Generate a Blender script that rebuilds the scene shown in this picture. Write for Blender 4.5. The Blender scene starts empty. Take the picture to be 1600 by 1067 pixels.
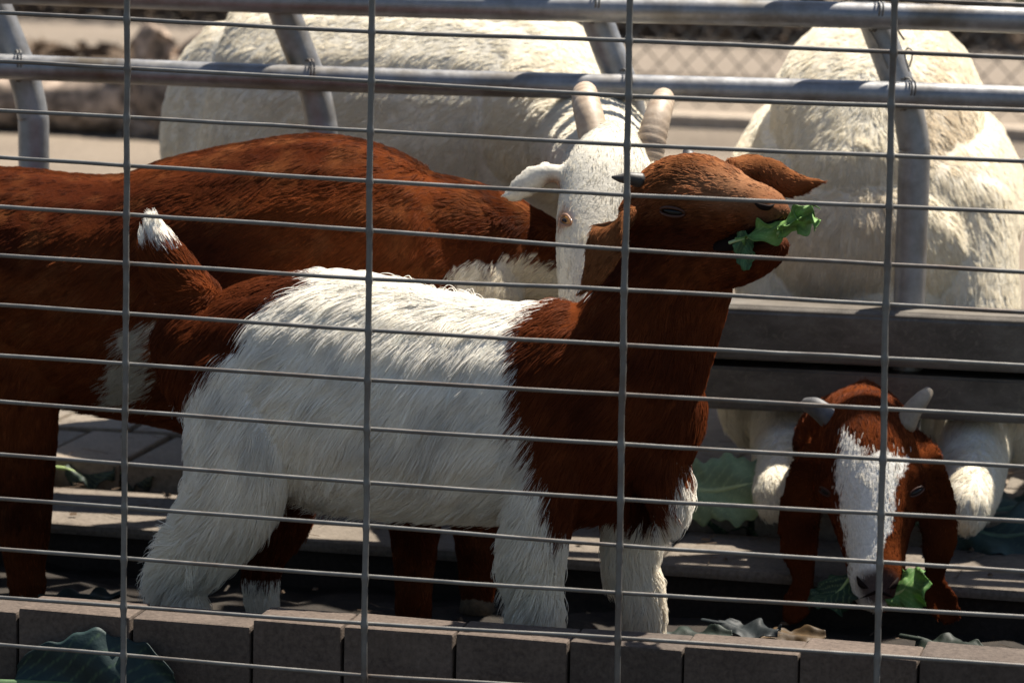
import bpy, bmesh, math, random
import numpy as np
from mathutils import Vector, Matrix
from mathutils.bvhtree import BVHTree
rng = np.random.default_rng(7); random.seed(7)
sc = bpy.context.scene
COL = sc.collection
FPX = 5500.0                                   # focal length in photo pixels (1600 wide)
YAW, PITCH, ROLL = -0.23304006, 0.15673795, -0.01960635

# ------------------------------------------------------------------ camera
def _rot(rx, ry, rz):
    cx, sx, cy, sy, cz, sz = math.cos(rx), math.sin(rx), math.cos(ry), math.sin(ry), math.cos(rz), math.sin(rz)
    Rx = np.array([[1, 0, 0], [0, cx, -sx], [0, sx, cx]])
    Ry = np.array([[cy, 0, sy], [0, 1, 0], [-sy, 0, cy]])
    Rz = np.array([[cz, -sz, 0], [sz, cz, 0], [0, 0, 1]])
    return Rz @ Rx @ Ry
RC = _rot(PITCH, YAW, ROLL)
CAM = np.array([1.16042, -3.24473, 0.95402])
SW = np.array([[1, 0, 0], [0, 0, 1], [0, -1, 0]], float)      # world (X,Y,Z) -> panel frame (X,Z,-Y)
cd = bpy.data.cameras.new('camera'); co = bpy.data.objects.new('camera', cd); COL.objects.link(co)
cd.sensor_width = 36; cd.lens = FPX / 1600 * 36; cd.clip_start = .1; cd.clip_end = 500
Mw = np.eye(4); Mw[:3, :3] = (RC @ SW).T; Mw[:3, 3] = CAM
co.matrix_world = Matrix(Mw.tolist())
cd.dof.use_dof = True; cd.dof.focus_distance = 3.62; cd.dof.aperture_fstop = 9.0
sc.camera = co
def ray(x, y):
    return SW.T @ (RC.T @ np.array([(x - 800) / FPX, -(y - 533.5) / FPX, -1.0]))
def P(x, y, Y):
    d = ray(x, y); return CAM + d * ((Y - CAM[1]) / d[1])
def G(x, y, Z):
    d = ray(x, y); return CAM + d * ((Z - CAM[2]) / d[2])
def mpp(Y): return (Y + 3.245) / .965 / FPX       # metres per photo pixel at depth Y

# ------------------------------------------------------------------ light
SUN_EL, SUN_AZ = math.radians(62), math.radians(32)      # azimuth from +Y towards +X
w = bpy.data.worlds.new('World'); sc.world = w; w.use_nodes = True
nt = w.node_tree; bg = nt.nodes['Background']
sky = nt.nodes.new('ShaderNodeTexSky'); sky.sky_type = 'NISHITA'; sky.sun_disc = False
sky.sun_elevation = SUN_EL; sky.sun_rotation = SUN_AZ
nt.links.new(sky.outputs[0], bg.inputs[0]); bg.inputs[1].default_value = 0.05
sl = bpy.data.lights.new('sun', 'SUN'); sl.energy = 5.0; sl.angle = math.radians(.6); sl.color = (1, .93, .82)
so = bpy.data.objects.new('sun', sl); COL.objects.link(so)
sd = Vector((math.sin(SUN_AZ) * math.cos(SUN_EL), math.cos(SUN_AZ) * math.cos(SUN_EL), math.sin(SUN_EL)))
so.rotation_euler = sd.to_track_quat('Z', 'Y').to_euler(); so.location = (0, 0, 6)
sc.view_settings.view_transform = 'Standard'; sc.view_settings.look = 'None'
sc.view_settings.exposure = 1.45; sc.view_settings.gamma = 1
sc.cycles.max_bounces = 12; sc.cycles.diffuse_bounces = 8; sc.cycles.transmission_bounces = 8; sc.cycles.glossy_bounces = 2; sc.cycles.transparent_max_bounces = 6
sc.cycles.use_denoising = True
sc.cycles_curves.shape = 'THICK'

# ------------------------------------------------------------------ helpers
def tag(o, label=None, cat=None, group=None, kind=None):
    if label: o['label'] = label
    if cat: o['category'] = cat
    if group: o['group'] = group
    if kind: o['kind'] = kind
    return o
def empty(name, loc=(0, 0, 0)):
    o = bpy.data.objects.new(name, None); o.location = loc; COL.objects.link(o); o.empty_display_size = .05; return o
def link(name, me, mat=None, parent=None):
    o = bpy.data.objects.new(name, me); COL.objects.link(o)
    if mat is not None and not me.materials: me.materials.append(mat)
    if parent is not None:
        o.parent = parent; o.matrix_parent_inverse = Matrix.Translation(-Vector(parent.location))
    return o
def mesh(name, v, f, smooth=True):
    me = bpy.data.meshes.new(name); me.from_pydata([tuple(map(float, q)) for q in v], [], f); me.update()
    if smooth: me.polygons.foreach_set('use_smooth', [True] * len(me.polygons))
    return me
def box_mesh(name, lo, hi, bev=.004, jit=0, seg=1):
    bm = bmesh.new(); bmesh.ops.create_cube(bm, size=1)
    lo = Vector(lo); hi = Vector(hi)
    for v in bm.verts:
        v.co = Vector([(lo[i] + hi[i]) / 2 + v.co[i] * (hi[i] - lo[i]) + random.uniform(-jit, jit) for i in range(3)])
    if bev: bmesh.ops.bevel(bm, geom=bm.edges[:], offset=bev, segments=seg + 1, affect='EDGES', profile=.6)
    me = bpy.data.meshes.new(name); bm.to_mesh(me); bm.free(); return me
def box(name, lo, hi, mat, parent=None, bev=.004, jit=0):
    return link(name, box_mesh(name, lo, hi, bev, jit), mat, parent)
def spline(pts, n):
    """Catmull-Rom through rows of numbers"""
    p = np.array(pts, float)
    if len(p) == 2: p = np.array([p[0], p.mean(0), p[1]])
    q = np.vstack([2 * p[0] - p[1], p, 2 * p[-1] - p[-2]]); out = []
    for i in range(1, len(q) - 2):
        a, b, c, d = q[i - 1:i + 3]
        for k in range(n):
            t = k / n
            out.append(.5 * (2 * b + (c - a) * t + (2 * a - 5 * b + 4 * c - d) * t * t + (3 * b - a - 3 * c + d) * t ** 3))
    out.append(q[-2]); return np.array(out)
def unit(v): return v / (np.linalg.norm(v, axis=-1, keepdims=True) + 1e-12)
def tube_geo(C, ra, rb, up, n=16, cap=True, bend=0):
    """rings round centres C; ra along 'up', rb across"""
    C = np.array(C, float); ra = np.array(ra, float); rb = np.array(rb, float)
    T = unit(np.gradient(C, axis=0)); up = np.array(up, float)
    A = unit(up - (T @ up)[:, None] * T); B = np.cross(T, A)
    if cap:      # round the ends
        ang = [.35, .7, .9, .985]
        def endcap(i, s):
            r = (ra[i] + rb[i]) / 2 * .7; o = []
            for k in ang: o.append((C[i] + s * T[i] * r * k, ra[i] * math.sqrt(1 - k * k), rb[i] * math.sqrt(1 - k * k), A[i], B[i]))
            return o
        e0 = endcap(0, -1)[::-1]; e1 = endcap(-1, 1)
        rows = e0 + [(C[i], ra[i], rb[i], A[i], B[i]) for i in range(len(C))] + e1
    else: rows = [(C[i], ra[i], rb[i], A[i], B[i]) for i in range(len(C))]
    th = np.arange(n) * 2 * math.pi / n; V = []; F = []
    for (c, a, b, u, s) in rows: V.append(c + np.outer(np.cos(th) * a, u) + np.outer(np.sin(th) * b + bend * a * np.cos(th) ** 2, s))
    V = np.vstack(V); m = len(rows)
    for i in range(m - 1):
        for j in range(n):
            k = (j + 1) % n; F.append((i * n + j, i * n + k, (i + 1) * n + k, (i + 1) * n + j))
    F.append(tuple(range(n))[::-1]); F.append(tuple((m - 1) * n + j for j in range(n)))
    return V, F
def pipe(name, C, r, mat, parent=None, n=10, up=(0.02, 1, .03)):
    C = np.array(C, float); rr = np.full(len(C), r) if np.isscalar(r) else np.array(r)
    V, F = tube_geo(C, rr, rr, up, n, cap=False); return link(name, mesh(name, V, F), mat, parent)

# ------------------------------------------------------------------ materials
def mat(name, fn):
    m = bpy.data.materials.new(name); m.use_nodes = True; fn(m.node_tree, m.node_tree.nodes['Principled BSDF']); return m
def N(t, kind, **kw):
    n = t.nodes.new(kind)
    for k, v in kw.items():
        if k in ('op',): n.operation = v
        elif isinstance(k, str) and k.startswith('i_'): n.inputs[k[2:]].default_value = v
        else: setattr(n, k, v)
    return n
def noise(t, scale, detail=5, rough=.6, coord=None):
    n = N(t, 'ShaderNodeTexNoise'); n.inputs['Scale'].default_value = scale; n.inputs['Detail'].default_value = detail; n.inputs['Roughness'].default_value = rough
    if coord is not None: t.links.new(coord, n.inputs['Vector'])
    return n.outputs['Fac']
def ramp(t, fac, stops):
    r = N(t, 'ShaderNodeValToRGB'); e = r.color_ramp.elements
    while len(e) < len(stops): e.new(.5)
    for el, (p, c) in zip(e, stops): el.position = p; el.color = (*c, 1)
    t.links.new(fac, r.inputs[0]); return r.outputs[0]
def mixc(t, fac, a, b, mode='MIX'):
    m = N(t, 'ShaderNodeMix', data_type='RGBA', blend_type=mode)
    for s, v in ((0, fac), (6, a), (7, b)):
        if hasattr(v, 'is_linked'): t.links.new(v, m.inputs[s])
        else: m.inputs[s].default_value = v if s == 0 else (*v, 1)
    return m.outputs[2]
def bump(t, b, h, strength=.4, dist=.004):
    n = N(t, 'ShaderNodeBump'); n.inputs['Strength'].default_value = strength; n.inputs['Distance'].default_value = dist
    t.links.new(h, n.inputs['Height']); t.links.new(n.outputs[0], b.inputs['Normal'])
def wcoord(t): return N(t, 'ShaderNodeNewGeometry').outputs['Position']
def stone(c0, c1, c2, fine=180, big=9, spec=.25, rough=.9, bmp=.5):
    def fn(t, b):
        w_ = wcoord(t); oi = N(t, 'ShaderNodeObjectInfo')
        a = ramp(t, noise(t, big, 6, .65, w_), [(.25, c0), (.5, c1), (.78, c2)])
        f = noise(t, fine, 4, .7, w_)
        c = mixc(t, .35, a, ramp(t, f, [(.3, tuple(x * .45 for x in c0)), (.7, tuple(min(1, x * 1.5) for x in c2))]))
        rr = ramp(t, oi.outputs['Random'], [(0, (.78, .78, .78)), (1, (1.12, 1.08, 1.05))])
        c = mixc(t, 1.0, c, rr, 'MULTIPLY')
        t.links.new(c, b.inputs['Base Color']); b.inputs['Roughness'].default_value = rough; b.inputs['Specular IOR Level'].default_value = spec
        bump(t, b, f, bmp, .0025)
    return fn
M = {}
M['kerb'] = mat('kerb_concrete', stone((.040, .030, .024), (.068, .052, .042), (.11, .087, .071), big=16))
M['paver'] = mat('paver_concrete', stone((.10, .083, .066), (.15, .127, .10), (.21, .18, .145), big=14))
M['edging'] = mat('edging_concrete', stone((.07, .057, .045), (.12, .10, .08), (.17, .145, .118), big=14))
M['riser'] = mat('shaded_dirty_riser', stone((.008, .006, .005), (.014, .011, .009), (.03, .024, .019)))  # near-black: dirt plus the shade on the riser put into the colour
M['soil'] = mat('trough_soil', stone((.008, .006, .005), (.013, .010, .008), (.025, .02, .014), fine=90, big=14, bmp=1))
M['sand'] = mat('yard_sand', stone((.09, .071, .052), (.14, .115, .087), (.185, .153, .117), fine=60, big=2.2, bmp=.8))
M['path'] = mat('path_concrete', stone((.12, .098, .075), (.155, .128, .10), (.18, .15, .122), fine=40, big=1.2))
M['asphalt'] = mat('asphalt', stone((.03, .03, .03), (.045, .044, .042), (.07, .066, .06), fine=120, big=3))
M['plinth'] = mat('plinth_concrete', stone((.24, .20, .16), (.32, .27, .21), (.38, .33, .27), fine=60, big=5))
def _galv(dark, rough, dirt):
    def fn(t, b):
        w_ = wcoord(t)
        a = noise(t, 38, 5, .7, w_); s = noise(t, 7, 5, .65, w_)
        c = ramp(t, a, [(.3, tuple(x * .72 for x in dark)), (.55, dark), (.8, tuple(min(1, x * 1.3) for x in dark))])
        c = mixc(t, ramp(t, s, [(.5, (0, 0, 0)), (.72, (1, 1, 1))]), c, dirt)
        t.links.new(c, b.inputs['Base Color']); b.inputs['Metallic'].default_value = .55
        t.links.new(ramp(t, a, [(.2, (rough - .1,) * 3), (.8, (rough + .15,) * 3)]), b.inputs['Roughness'])
        bump(t, b, noise(t, 260, 3, .6, w_), .12, .001)
    return fn
M['galv'] = mat('galvanised_tube', _galv((.26, .26, .265), .42, (.12, .10, .075)))
M['wire'] = mat('galvanised_wire', _galv((.145, .14, .13), .5, (.075, .05, .035)))
def _board(t, b):
    w_ = wcoord(t)
    mp = N(t, 'ShaderNodeMapping'); mp.inputs['Scale'].default_value = (1, 1, 2.2); t.links.new(w_, mp.inputs[0])
    c = ramp(t, noise(t, 16, 8, .72, mp.outputs[0]), [(.3, (.055, .046, .037)), (.5, (.095, .081, .066)), (.72, (.15, .132, .11))])
    wv = N(t, 'ShaderNodeTexNoise'); wv.inputs['Scale'].default_value = 34; wv.inputs['Detail'].default_value = 2; wv.inputs['Distortion'].default_value = 2.5; t.links.new(w_, wv.inputs['Vector'])
    ln = ramp(t, wv.outputs['Fac'], [(.485, (0, 0, 0)), (.5, (.45, .45, .45)), (.515, (0, 0, 0))])
    c = mixc(t, ln, c, (.22, .19, .14)); t.links.new(c, b.inputs['Base Color'])
    b.inputs['Metallic'].default_value = .35; b.inputs['Roughness'].default_value = .5
    bump(t, b, noise(t, 120, 4, .6, w_), .2, .001)
M['board'] = mat('galvanised_board', _board)
def _horn(c0, c1, sc_=150):
    def fn(t, b):
        at = N(t, 'ShaderNodeAttribute', attribute_name='ring')
        c = ramp(t, noise(t, 60, 5, .7, wcoord(t)), [(.3, c0), (.7, c1)])
        c = mixc(t, at.outputs['Fac'], c, tuple(x * .45 for x in c0)); t.links.new(c, b.inputs['Base Color']); b.inputs['Roughness'].default_value = .55
        bump(t, b, noise(t, 300, 3, .6, wcoord(t)), .25, .001)
    return fn
M['horn_tan'] = mat('horn_tan', _horn((.27, .19, .125), (.42, .33, .24)))
M['horn_pale'] = mat('horn_pale', _horn((.15, .115, .075), (.27, .22, .16)))
M['horn_grey'] = mat('horn_grey', _horn((.03, .03, .032), (.10, .098, .10)))
M['horn_dark'] = mat('horn_dark', _horn((.012, .010, .009), (.035, .028, .024)))
def _flat(c, r=.5, spec=.5):
    def fn(t, b): b.inputs['Base Color'].default_value = (*c, 1); b.inputs['Roughness'].default_value = r; b.inputs['Specular IOR Level'].default_value = spec
    return fn
M['eye_dark'] = mat('eye_dark', _flat((.010, .007, .006), .35, .3))
M['eye_amber'] = mat('eye_amber', _flat((.36, .17, .045), .12))
M['eye_wet'] = mat('eye_wet', _flat((.005, .004, .004), .16, .25))
M['lid_brown'] = mat('lid_brown', _flat((.05, .018, .010), .5, .3))
M['lid_pink'] = mat('lid_pink', _flat((.24, .14, .095), .5, .3))
M['nose'] = mat('nose_skin', _flat((.010, .005, .004), .7, .08))
M['hoof'] = mat('hoof', stone((.06, .045, .03), (.12, .09, .06), (.2, .15, .09)))
def _skin(t, b):
    a = N(t, 'ShaderNodeAttribute', attribute_name='col'); n = noise(t, 220, 4, .7, wcoord(t))
    c = mixc(t, 1.0, a.outputs['Color'], ramp(t, n, [(.2, (.68, .66, .64)), (.8, (1.1, 1.1, 1.1))]), 'MULTIPLY')
    t.links.new(c, b.inputs['Base Color']); b.inputs['Roughness'].default_value = .9; b.inputs['Specular IOR Level'].default_value = 0
    bump(t, b, n, .5, .002)
M['skin'] = mat('short_coat', _skin)
def _fur(t, b):
    a = N(t, 'ShaderNodeAttribute', attribute_name='col')
    t.links.new(a.outputs['Color'], b.inputs['Base Color']); b.inputs['Roughness'].default_value = .6; b.inputs['Specular IOR Level'].default_value = .05
    tr = N(t, 'ShaderNodeBsdfTranslucent'); t.links.new(a.outputs['Color'], tr.inputs[0])
    mx = N(t, 'ShaderNodeMixShader'); mx.inputs[0].default_value = .45
    out = t.nodes['Material Output']; t.links.new(b.outputs[0], mx.inputs[1]); t.links.new(tr.outputs[0], mx.inputs[2]); t.links.new(mx.outputs[0], out.inputs[0])
M['fur'] = mat('fur', _fur)
def _leaf(t, b):
    a = N(t, 'ShaderNodeAttribute', attribute_name='col')
    c = mixc(t, .5, a.outputs['Color'], mixc(t, 1.0, a.outputs['Color'], ramp(t, noise(t, 70, 5, .7, wcoord(t)), [(.25, (.5, .5, .5)), (.75, (1.3, 1.3, 1.3))]), 'MULTIPLY'))
    t.links.new(c, b.inputs['Base Color']); b.inputs['Roughness'].default_value = .6; b.inputs['Specular IOR Level'].default_value = .3
    tr = N(t, 'ShaderNodeBsdfTranslucent'); t.links.new(c, tr.inputs[0]); mx = N(t, 'ShaderNodeMixShader'); mx.inputs[0].default_value = .25
    out = t.nodes['Material Output']; t.links.new(b.outputs[0], mx.inputs[1]); t.links.new(tr.outputs[0], mx.inputs[2]); t.links.new(mx.outputs[0], out.inputs[0])
    bump(t, b, noise(t, 150, 3, .6, wcoord(t)), .25, .002)
M['leaf'] = mat('cabbage_leaf', _leaf)
M['bark'] = mat('log_bark', stone((.012, .009, .008), (.07, .055, .043), (.62, .48, .37), fine=22, big=11, bmp=1))
M['bed'] = mat('bed_soil', stone((.03, .024, .018), (.085, .066, .05), (.17, .135, .10), fine=25, big=4, bmp=1))
M['hedge'] = mat('hedge_leaves', stone((.012, .02, .008), (.025, .04, .014), (.06, .06, .025), fine=20, big=3))
M['litter'] = mat('leaf_litter', stone((.06, .04, .026), (.10, .068, .044), (.15, .105, .07), fine=20, big=5))

# ------------------------------------------------------------------ setting
def sheet(name, x0, x1, y0, y1, z, m, nx=2, ny=2, amp=0):
    xs = np.linspace(x0, x1, nx); ys = np.linspace(y0, y1, ny)
    V = [(x, y, z + (rng.normal() * amp if amp else 0)) for y in ys for x in xs]
    F = [(j * nx + i, j * nx + i + 1, (j + 1) * nx + i + 1, (j + 1) * nx + i) for j in range(ny - 1) for i in range(nx - 1)]
    return tag(link(name, mesh(name, V, F), m), kind='structure')
sheet('ground', -70, 70, 1.20, 120, .085, M['sand'], 60, 90, .0)
sheet('visitor_path', -70, 70, -60, .055, -.06, M['asphalt'])
sheet('trough_floor', -3, 3, .08, .74, 0, M['soil'], 160, 30, .004)
# raised ledge behind the trough
led = tag(box('feeding_ledge', (-3, .716, -.06), (3, 1.24, .05), M['riser'], None, 0), kind='structure')
x = -2.6
while x < 2.6:
    box('edging_stone', (x, .700, .046), (x + .496, .905, .060), M['edging'], led, .006, .0012); x += .5
pm = [box_mesh('paving_slab', (0, 0, 0), (.108, .20, .075), .004, .0012) for _ in range(5)]
for r in range(2):
    x = -1.62 + r * .05
    while x < 1.7:
        o = link('paving_slab', random.choice(pm), M['paver'], led)
        o.location = (x, .942 + r * .21, .014 + random.uniform(-.002, .002)); x += .1165
# front kerb of upright blocks
kerb = tag(box('kerb', (-2.2, .062, -.08), (2.2, .105, .08), M['riser'], None, 0), kind='structure')
edges = [28, 205, 392, 535, 710, 888, 1068, 1250, 1436]
KX = [P(e, 990, .05)[0] for e in edges]
step = (KX[-1] - KX[0]) / (len(KX) - 1)
KX = [KX[0] - step * k for k in range(9, 0, -1)] + KX + [KX[-1] + step * k for k in range(1, 8)]
for a, b in zip(KX[:-1], KX[1:]):
    zt = .113 + .023 * (a + .15) + random.uniform(-.0025, .0025); dy = random.uniform(-.001, .001)
    box('kerb_stone', (a + .0012, .05 + dy, -.09), (b - .0012, .112 + dy, zt), M['kerb'], kerb, .003, .0008)

# ------------------------------------------------------------------ wire mesh panel
panel = tag(empty('wire_mesh_panel', (.4, 0, -.06)), 'tall grey welded wire mesh panel standing in front of the goats', 'fence')
VXT = [(203, 195), (584, 571.3), (986, 965.8), (1399, 1371)]
VY = [[30.4, 107, 184, 259, 336, 411.7, 490, 568.6, 642, 725, 793, 872, 947, 1023],
      [49.9, 127.5, 205, 283.4, 360, 436, 516, 593.6, 669.8, 754, 821, 900, 974, 1055],
      [64, 150.8, 226.7, 305, 390.5, 453, 539, 616.5, 694, 780, 852, 926, 996.5, 1078],
      [82, 165.4, 243.7, 323, 413.4, 476, 560, 638.6, 717, 802, 878, 950, 1024, 1104]]
grid = np.array([[P(VXT[v][0] + (VXT[v][1] - VXT[v][0]) * VY[v][k] / 1067, VY[v][k], 0) for v in range(4)] for k in range(14)])
dz = (grid[0, :, 2] - grid[-1, :, 2]).mean() / 13
rows = list(grid)
for k in range(1, 9): rows.insert(0, grid[0] + np.array([0, 0, dz * k]))
for k in range(1, 2): rows.append(grid[-1] - np.array([0, 0, dz * k]))
for r in rows:
    sL = (r[1] - r[0]); sR = (r[3] - r[2])
    pts = [r[0] - sL * 5, r[0] - sL * 4, r[0] - sL * 2, r[0] - sL, *r, r[3] + sR, r[3] + sR * 2, r[3] + sR * 4]
    C = spline(pts, 5); C[:, 1] = rng.normal(0, .0002, len(C)); C[:, 2] += rng.normal(0, .00015, len(C))
    pipe('horizontal_wire', C, .0021, M['wire'], panel, 8)
bot, top_ = -.06, rows[0][0][2] + .03
for v in range(-5, 9):
    if 0 <= v < 4: g = grid[:, v]
    else:
        b_ = 0 if v < 0 else 3; g = grid[:, b_] + np.array([(v - b_) * .25, 0, 0])
    sl_ = np.polyfit(g[:, 2], g[:, 0], 1); zz = np.linspace(bot, top_, 420)
    C = np.stack([np.polyval(sl_, zz) + np.interp(zz, np.linspace(bot, top_, 24), rng.normal(0, .0004, 24)), np.full(420, -.0055), zz], 1)
    wz = np.array([np.interp(np.polyval(sl_, q[:, 2].mean()), q[:, 0], q[:, 2]) for q in rows]); blob = np.exp(-(np.abs(zz[:, None] - wz[None]).min(1) / .0035) ** 2)
    pipe('vertical_wire', C, .0031 * (1 + .3 * blob), M['wire'], panel, 8, up=(1, .05, 0))

# ------------------------------------------------------------------ feed barrier
BA = math.radians(5)
BD = np.array([math.cos(BA), math.sin(BA), 0]); BN = np.array([-math.sin(BA), math.cos(BA), 0]); B0 = np.array([.3, .95, 0])
def B(x, y, off=0):
    d = ray(x, y); o = B0 + BN * off; return CAM + d * ((BN @ (o - CAM)) / (BN @ d))
def Bs(s, z, off=0): return B0 + BD * s + BN * off + np.array([0, 0, z])
bar = tag(empty('feed_barrier', tuple(Bs(0, .085))), 'galvanised tube feed barrier with bent uprights and boards between the goats', 'barrier')
zr, zt_ = .593, .687
for z in (zr, zt_, .86):
    C = [Bs(s, z + .0015 * math.sin(s * 5)) for s in np.linspace(-2.2, 1.6, 40)]
    pipe('rail', C, .0158, M['galv'], bar, 20)
uprights = []
up_px = [(52, 240), (503, 230), (992, 230), (1423, 400)]
for (x, y) in up_px: uprights.append((B(x, y, .034) - B0) @ BD)
sp = uprights[3] - uprights[2]
uprights = [uprights[0] - sp * 2, uprights[0] - sp] + uprights + [uprights[3] + sp, uprights[3] + 2 * sp]
tie_pts = []
for s in uprights:
    C = spline([Bs(s, .05, .036), Bs(s, .3, .036), Bs(s, .50, .036), Bs(s - .002, .535, .036), Bs(s - .012, .578, .036), Bs(s - .03, .622, .036), Bs(s - .062, .70, .036), Bs(s - .115, .83, .036), Bs(s - .135, .88, .036)], 6)
    pipe('upright', C, .0195, M['galv'], bar, 20, up=(0, 1, 0))
    for (dx, z, tl) in ((-.018, zr, .5), (-.057, zt_, .4)):
        for q in range(2):
            th = np.linspace(0, 2 * math.pi, 18)
            loop = [Bs(s + dx + .028 * math.sin(t) * tl + q * .004, z + .019 * math.cos(t) + .012 * math.sin(t), .018 - .037 * math.sin(t) * 1.0) for t in th]
            pipe('wire_tie', loop, .0012, M['wire'], bar, 5)
V_ = [Bs(a_, z_, .044) for a_ in (-2.2, 1.6) for z_ in (.252, .270)]
link('dark_gap_strip', mesh('dark_gap_strip', V_ + [q + BN * .004 for q in V_], [(0, 2, 3, 1), (4, 5, 7, 6), (0, 1, 5, 4), (2, 6, 7, 3), (1, 3, 7, 5), (0, 4, 6, 2)], False), M['riser'], bar)  # added dark strip closing the board gap, stands in for its shade
for pts_, r_ in (([(1362, 6), (1380, 20), (1400, 44), (1413, 63)], .0013), ([(1421, 112), (1416, 96), (1414, 84), (1418, 76), (1424, 79), (1425, 90), (1421, 105)], .0011), ([(1322, 6), (1330, 16), (1336, 24)], .0013), ([(1346, 30), (1368, 62), (1388, 108)], .001)):
    pipe('wire_tie', spline([B(x, y, -.002) if y < 30 else B(x, y, .012) for x, y in pts_], 5), r_, M['wire'], bar, 6, up=(.1, 1, .2))
# folded steel boards (upper and lower) with rolled top edge
def profile_board(name, prof, s0, s1):
    n = len(prof); V = []; F = []
    ss = np.linspace(s0, s1, 24)
    for s in ss:
        for (o, z) in prof: V.append(Bs(s, z + .001 * math.sin(s * 9), o))
    for i in range(len(ss) - 1):
        for j in range(n):
            k = (j + 1) % n; F.append((i * n + j, i * n + k, (i + 1) * n + k, (i + 1) * n + j))
    F.append(tuple(range(n))[::-1]); F.append(tuple((len(ss) - 1) * n + j for j in range(n)))
    me = mesh(name, V, F, False); o = link(name, me, M['board'], bar)
    bm = bmesh.new(); bm.from_mesh(me); bmesh.ops.recalc_face_normals(bm, faces=bm.faces)
    bmesh.ops.bevel(bm, geom=[e for e in bm.edges if e.is_manifold and e.calc_face_angle(0) > .6 and abs((e.verts[0].co - e.verts[1].co).normalized() @ Vector(BD)) > .9], offset=.003, segments=2, affect='EDGES'); bm.to_mesh(me); bm.free()
profile_board('board', [(-.018, .266), (-.018, .326), (-.012, .333), (.055, .333), (.060, .328), (.060, .322), (-.006, .322), (-.006, .272), (.050, .272), (.050, .266)], -2.2, 1.6)
profile_board('board', [(-.014, .203), (-.014, .256), (.050, .256), (.050, .250), (-.008, .250), (-.008, .209), (.040, .209), (.040, .203)], -2.2, 1.6)

# ------------------------------------------------------------------ goats
def inpoly(x, z, poly):
    poly = np.array(poly); ins = np.zeros(len(x), bool); j = len(poly) - 1
    for i in range(len(poly)):
        xi, zi = poly[i]; xj, zj = poly[j]
        c = ((zi > z) != (zj > z)) & (x < (xj - xi) * (z - zi) / (zj - zi + 1e-12) + xi); ins ^= c; j = i
    return ins
def vnoise(p, scale, seed=0):
    """smooth value noise, vectorised"""
    q = p * scale + seed * 17.3; i = np.floor(q).astype(np.int64); f = q - i; f = f * f * (3 - 2 * f); out = 0
    def h(a, b, c):
        n = (a * 73856093) ^ (b * 19349663) ^ (c * 83492791) ^ (seed * 2654435761); n = (n ^ (n >> 13)) * 1274126177; n = n & 0x7fffffff
        return ((n ^ (n >> 16)) & 0xffff) / 65535.0
    for dx in (0, 1):
        for dy in (0, 1):
            for dz_ in (0, 1):
                wgt = (f[:, 0] if dx else 1 - f[:, 0]) * (f[:, 1] if dy else 1 - f[:, 1]) * (f[:, 2] if dz_ else 1 - f[:, 2])
                out = out + wgt * h(i[:, 0] + dx, i[:, 1] + dy, i[:, 2] + dz_)
    return out
X_, Y_, Z_ = np.eye(3)
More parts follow.
